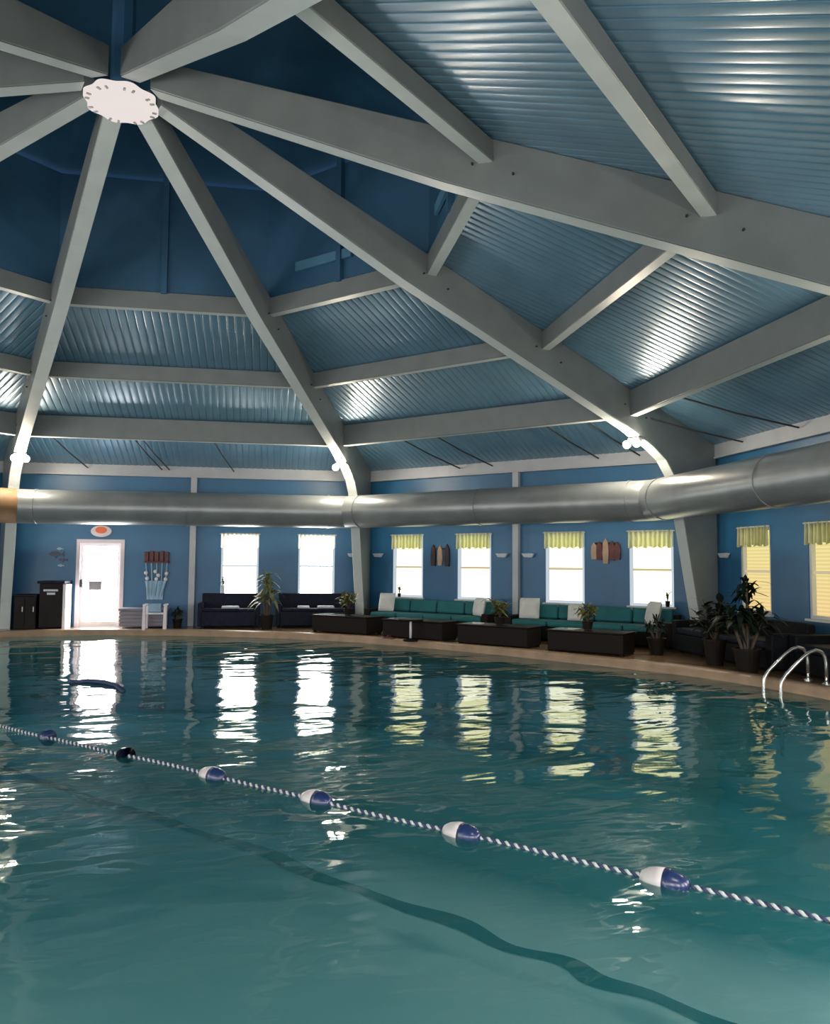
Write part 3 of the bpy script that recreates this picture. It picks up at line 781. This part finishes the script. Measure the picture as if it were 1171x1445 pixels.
# low dark wicker tables along the pool edge
def wtable(label, k, s0, s1, off, rz=0.0):
    s = (s0+s1)/2; w = (s1-s0)/2
    t = on_wall('wicker_table', label, 'low table', k, s, off, 0, 'low dark wicker tables by the pool', rz)
    mb = MB(); mb.box(-w,w,-.30,.30,.03,.38); mb.build('table_body', M['wicker'], t, bevel=.02)
    mb = MB(); mb.box(-w-.02,w+.02,-.32,.32,.38,.405); mb.build('table_top', M['wicker'], t, bevel=.006)
    mb = MB(); mb.box(-w+.06,-w+.48,-.20,.20,.405,.415); mb.build('glass_inset', M['glass_top'], t)
    for sx in (-w+.05,w-.05):
        for y in (-.24,.24):
            mb = MB(); mb.box(sx-.03,sx+.03,y-.03,y+.03,0,.03); mb.build('foot', M['black'], t)
    return t
wtable('low dark wicker table in front of the second bench, first from the left', 1, -4.05, -2.45, 2.15)
wtable('low dark wicker table in front of the first teal sofa, behind the white pedestal', 1, -1.92, -.40, 2.25)
wtable('low dark wicker table before the column between the sofas', 1, .05, 1.60, 2.38)
wtable('low dark wicker table in front of the second teal sofa', 1, 2.05, 3.50, 2.45)
bush('potted_bromeliad', 'olive leafy plant on the first low wicker table from the left', wall_pt(1,-3.22,2.15,.416), .54, .38, 'leaf_gold', .11, .14, 84, .27, .065, 21)
bush('potted_fern', 'bushy olive plant on the low wicker table before the column', wall_pt(1,.85,2.38,.416), .56, .36, 'leaf_gold', .11, .14, 105, .25, .065, 22)
bush('potted_croton', 'olive plant on the low wicker table before the second sofa', wall_pt(1,2.72,2.45,.416), .48, .32, 'leaf_gold', .10, .15, 77, .22, .07, 23)
# white pedestal near the coping
t = thing('pedestal_table', 'small pedestal table with a white post at the pool edge', 'pedestal table', wall_pt(1,-1.02,2.78), bay_rot(1))
mb = MB(); mb.lathe([(.16,0),(.16,.03),(.03,.06)], 20); mb.build('base', M['black'], t)
mb = MB(); mb.lathe([(.025,.05),(.025,.42)], 12); mb.build('post', M['white'], t, smooth=True)
mb = MB(); mb.lathe([(.26,.42),(.27,.44),(.26,.455)], 24); mb.build('table_top', M['black'], t)
t = thing('pool_sandal', 'small reddish pool shoe lying at the coping beside the pedestal', 'shoe', wall_pt(1,-1.55,2.82,.02), bay_rot(1))
mb = MB(); mb.box(-.14,.14,-.05,.05,0,.03); mb.build('sole', M['red_wood'], t, bevel=.012)
mb = MB(); mb.tube([(-.02,-.05,.02),(.0,-.03,.07),(.02,.03,.07),(0,.05,.02)], .014, 6); mb.build('strap', M['red_wood'], t)

# right-hand wall: dark lounge furniture and plants
def lounge(label, s, off, w=.75, h=.80):
    t = on_wall('wicker_armchair', label, 'armchair', 2, s, off, 0, 'black wicker armchairs by the right wall')
    mb = MB(); mb.box(-w,w,-.40,.40,.04,.34); mb.build('base', M['black'], t, bevel=.02)
    mb = MB(); mb.box(-w,w,.26,.42,.34,h); mb.build('backrest', M['black'], t, bevel=.03)
    for sg in (-1,1):
        mb = MB(); mb.box(sg*w-.09,sg*w+.09,-.40,.40,.04,.58); mb.build('armrest', M['black'], t, bevel=.03)
    mb = MB(); mb.box(-w+.10,w-.10,-.40,.26,.34,.46); mb.build('seat_cushion', M['navy'], t, bevel=.03)
    for sx in (-w+.08,w-.08):
        for y in (-.32,.32):
            mb = MB(); mb.box(sx-.04,sx+.04,y-.04,y+.04,0,.04); mb.build('foot', M['black'], t)
lounge('black wicker armchair beside the right beam leg', -3.28, .82, .54, .72)
lounge('black wicker armchair under the tan-lit window with leaves', -1.66, .82, .74, .72)
lounge('black wicker armchair behind the pool ladder at the right picture edge', .12, .58, .80, .78)
lounge('black wicker armchair by the right wall beyond the picture edge', 1.9, .58, .80, .78)
palm('dracaena', 'dark spiky dracaena in a pot in front of the right beam leg', wall_pt(2,-3.36,1.80), [(0,0,.62),(.14,.05,.56),(-.16,.04,.50)], 'leaf_dark', .16, .30, .36, .035, 31)
palm('tall_dracaena', 'tall dark potted dracaena between the two tan-lit windows', wall_pt(2,-1.00,1.52), [(0,0,1.42),(.12,.1,1.0),(-.12,.0,.92),(-.25,.1,.85),(.3,.0,.82)], 'leaf_dark', .20, .36, .44, .085, 32, nl=34)
bush('rubber_plant', 'dark broad-leaved plant reaching across the tan-lit window', wall_pt(2,-1.85,1.55), 1.12, .60, 'leaf_dark', .18, .42, 110, .26, .11, 33)

# pool ladder
LAD = Vector((8.62,-1.72,0)); 
ang = math.atan2(-.22, 1.0)
t = thing('pool_ladder', 'steel pool ladder with two curved rails at the right pool edge', 'ladder', (8.72,-1.72,0), ang)
for y in (.20,-.20):
    pts = [(-.10,y,-.95),(-.10,y,-.1),(-.09,y,.06)]
    for i in range(1, 13):
        f = i/12; a = PI*f
        pts.append((.20 - .29*math.cos(a*.98) + .10*f, y, .06 + .40*math.sin(a*.5+.0)**.9 if f < .5 else .06+.40*math.sin(PI*.25)**.9 + .10*math.sin((f-.5)*2*PI)*1.0))
    pts = [(-.10,y,-.95),(-.10,y,-.05),(-.09,y,.04),(-.03,y,.13),(.10,y,.25),(.24,y,.37),(.34,y,.435),(.43,y,.46),(.51,y,.44),(.56,y,.38),(.58,y,.28),(.58,y,.0)]
    mb = MB(); mb.tube(pts, .024, 12); r_ = mb.build('rail', M['steel'], t, smooth=True)
    mb = MB(); Mx = Matrix.Translation((.58,y,0)); mb.lathe([(.06,.0),(.06,.012),(.03,.03)], 16, Mx); mb.build('escutcheon', M['steel'], r_)
for z in (-.14,-.42,-.70):
    mb = MB(); mb.box(-.16,-.04,-.20,.20,z-.015,z+.015); mb.build('step', M['steel'], t, bevel=.006)

# ================================================================== THINGS IN THE WATER
d2 = ROPE_D
def rope_pt(s, z=ZW): p = ROPE0 + d2*s; return Vector((p.x, p.y, z))
t = thing('pool_rope', 'twisted blue and white safety rope stretched across the water', 'rope', (0,0,0))
S0, S1 = -17.2, 3.05
def sag(s): return .012*math.sin(s*1.7) + .008*math.sin(s*4.1+1)
sidev = Vector((-d2.y, d2.x, 0))
for ph, mt, nm in ((0,'rope_white','white_strand'),(PI,'rope_blue','blue_strand')):
    mb = MB(); pts = []
    n = int((S1-S0)/.011)
    for i in range(n+1):
        s = S0 + (S1-S0)*i/n; a = ph + 2*PI*s/.064
        pts.append(rope_pt(s) + sidev*(.0085*math.cos(a)+sag(s)) + Vector((0,0,.004+.0085*math.sin(a))))
    mb.tube(pts, .0098, 6); mb.build(nm, M[mt], t, smooth=True)
flo = [1.32,0.02,-1.22,-2.34,-3.45,-4.70]
flab = ['blue and white rope float nearest the camera','blue and white rope float second from the right along the rope','blue and white rope float third from the right along the rope','blue and white rope float third from the left along the rope','dark blue rope float second from the left along the rope','dark blue rope float at the far left end of the rope']
extra = [-6.0,-7.2,-8.4,-9.6,-10.8,-12.0,-13.2,-14.4]
f0 = None
for i, s in enumerate(flo):
    p = rope_pt(s); rz = math.atan2(d2.y, d2.x)
    if f0 is None:
        f0 = thing('rope_float', flab[i], 'float', p, rz, 'floats threaded on the safety rope')
        Mx = Matrix.Rotation(PI/2,4,'Y')
        mb = MB(); mb.lathe([(.022,-.135),(.040,-.128),(.062,-.09),(.074,-.04),(.077,.0)], 24, Mx); mb.build('end_half', M['float_white'], f0, smooth=True)
        far_half = f0.children[0].data.copy(); far_half.materials[0] = M['float_blue']
        mb = MB(); mb.lathe([(.077,.0),(.074,.04),(.062,.09),(.040,.128),(.022,.135)], 24, Mx); mb.build('blue_half', M['float_blue'], f0, smooth=True)
    else:
        g = dup(f0, p, rz, flab[i])
        if i >= 4: g.children[0].data = far_half
t = thing('foam_noodle', 'dark foam noodle floating in the door reflection', 'pool noodle', (-.05,1.75,ZW+.01))
mb = MB(); mb.tube([(-.36,.30,0),(-.15,.22,.02),(.05,.05,.02),(.22,-.25,.01),(.30,-.75,-.0)], .034, 10); mb.build('foam_tube', M['noodle'], t, smooth=True)
mb = MB(); mb.tube([(-.38,.31,0),(-.34,.29,0)], .038, 10); mb.build('end_cap', M['noodle'], t)

# ================================================================== LIGHT, WORLD, CAMERA
w = bpy.data.worlds.new('World'); sc.world = w; w.use_nodes = True
bg = w.node_tree.nodes.get('Background'); bg.inputs['Color'].default_value = (.6,.75,1,1); bg.inputs['Strength'].default_value = .6

F, PITCH, ROLL, D, CZ, YAW = 1131.865, .0632, -.0075, 10.3858, 1.6142, .3655
cam = bpy.data.cameras.new('Camera'); co = bpy.data.objects.new('Camera', cam); COL.objects.link(co)
c, s = math.cos(YAW), math.sin(YAW); cp, sp = math.cos(PITCH), math.sin(PITCH); cr, sr = math.cos(ROLL), math.sin(ROLL)
xr = Vector((c,-s,0)); yv = Vector((s,c,0)); zz = Vector((0,0,1))
fwd = yv*cp + zz*sp; up0 = zz*cp - yv*sp
right = xr*cr - up0*sr; up = xr*sr + up0*cr
mt = Matrix((right, up, -fwd)).transposed().to_4x4(); mt.translation = Vector((0,-D,CZ)); co.matrix_world = mt
cam.sensor_fit = 'VERTICAL'; cam.sensor_height = 36; cam.lens = F/1445*36; cam.clip_start = .05; cam.clip_end = 200
sc.camera = co

sc.view_settings.view_transform = 'Standard'
sc.view_settings.look = 'None'
sc.view_settings.exposure = 1.2
sc.cycles.use_denoising = True
sc.cycles.max_bounces = 8
sc.cycles.diffuse_bounces = 4
sc.cycles.glossy_bounces = 4
sc.cycles.transparent_max_bounces = 8
sc.cycles.sample_clamp_indirect = 4.0
sc.cycles.caustics_reflective = False
sc.cycles.caustics_refractive = False
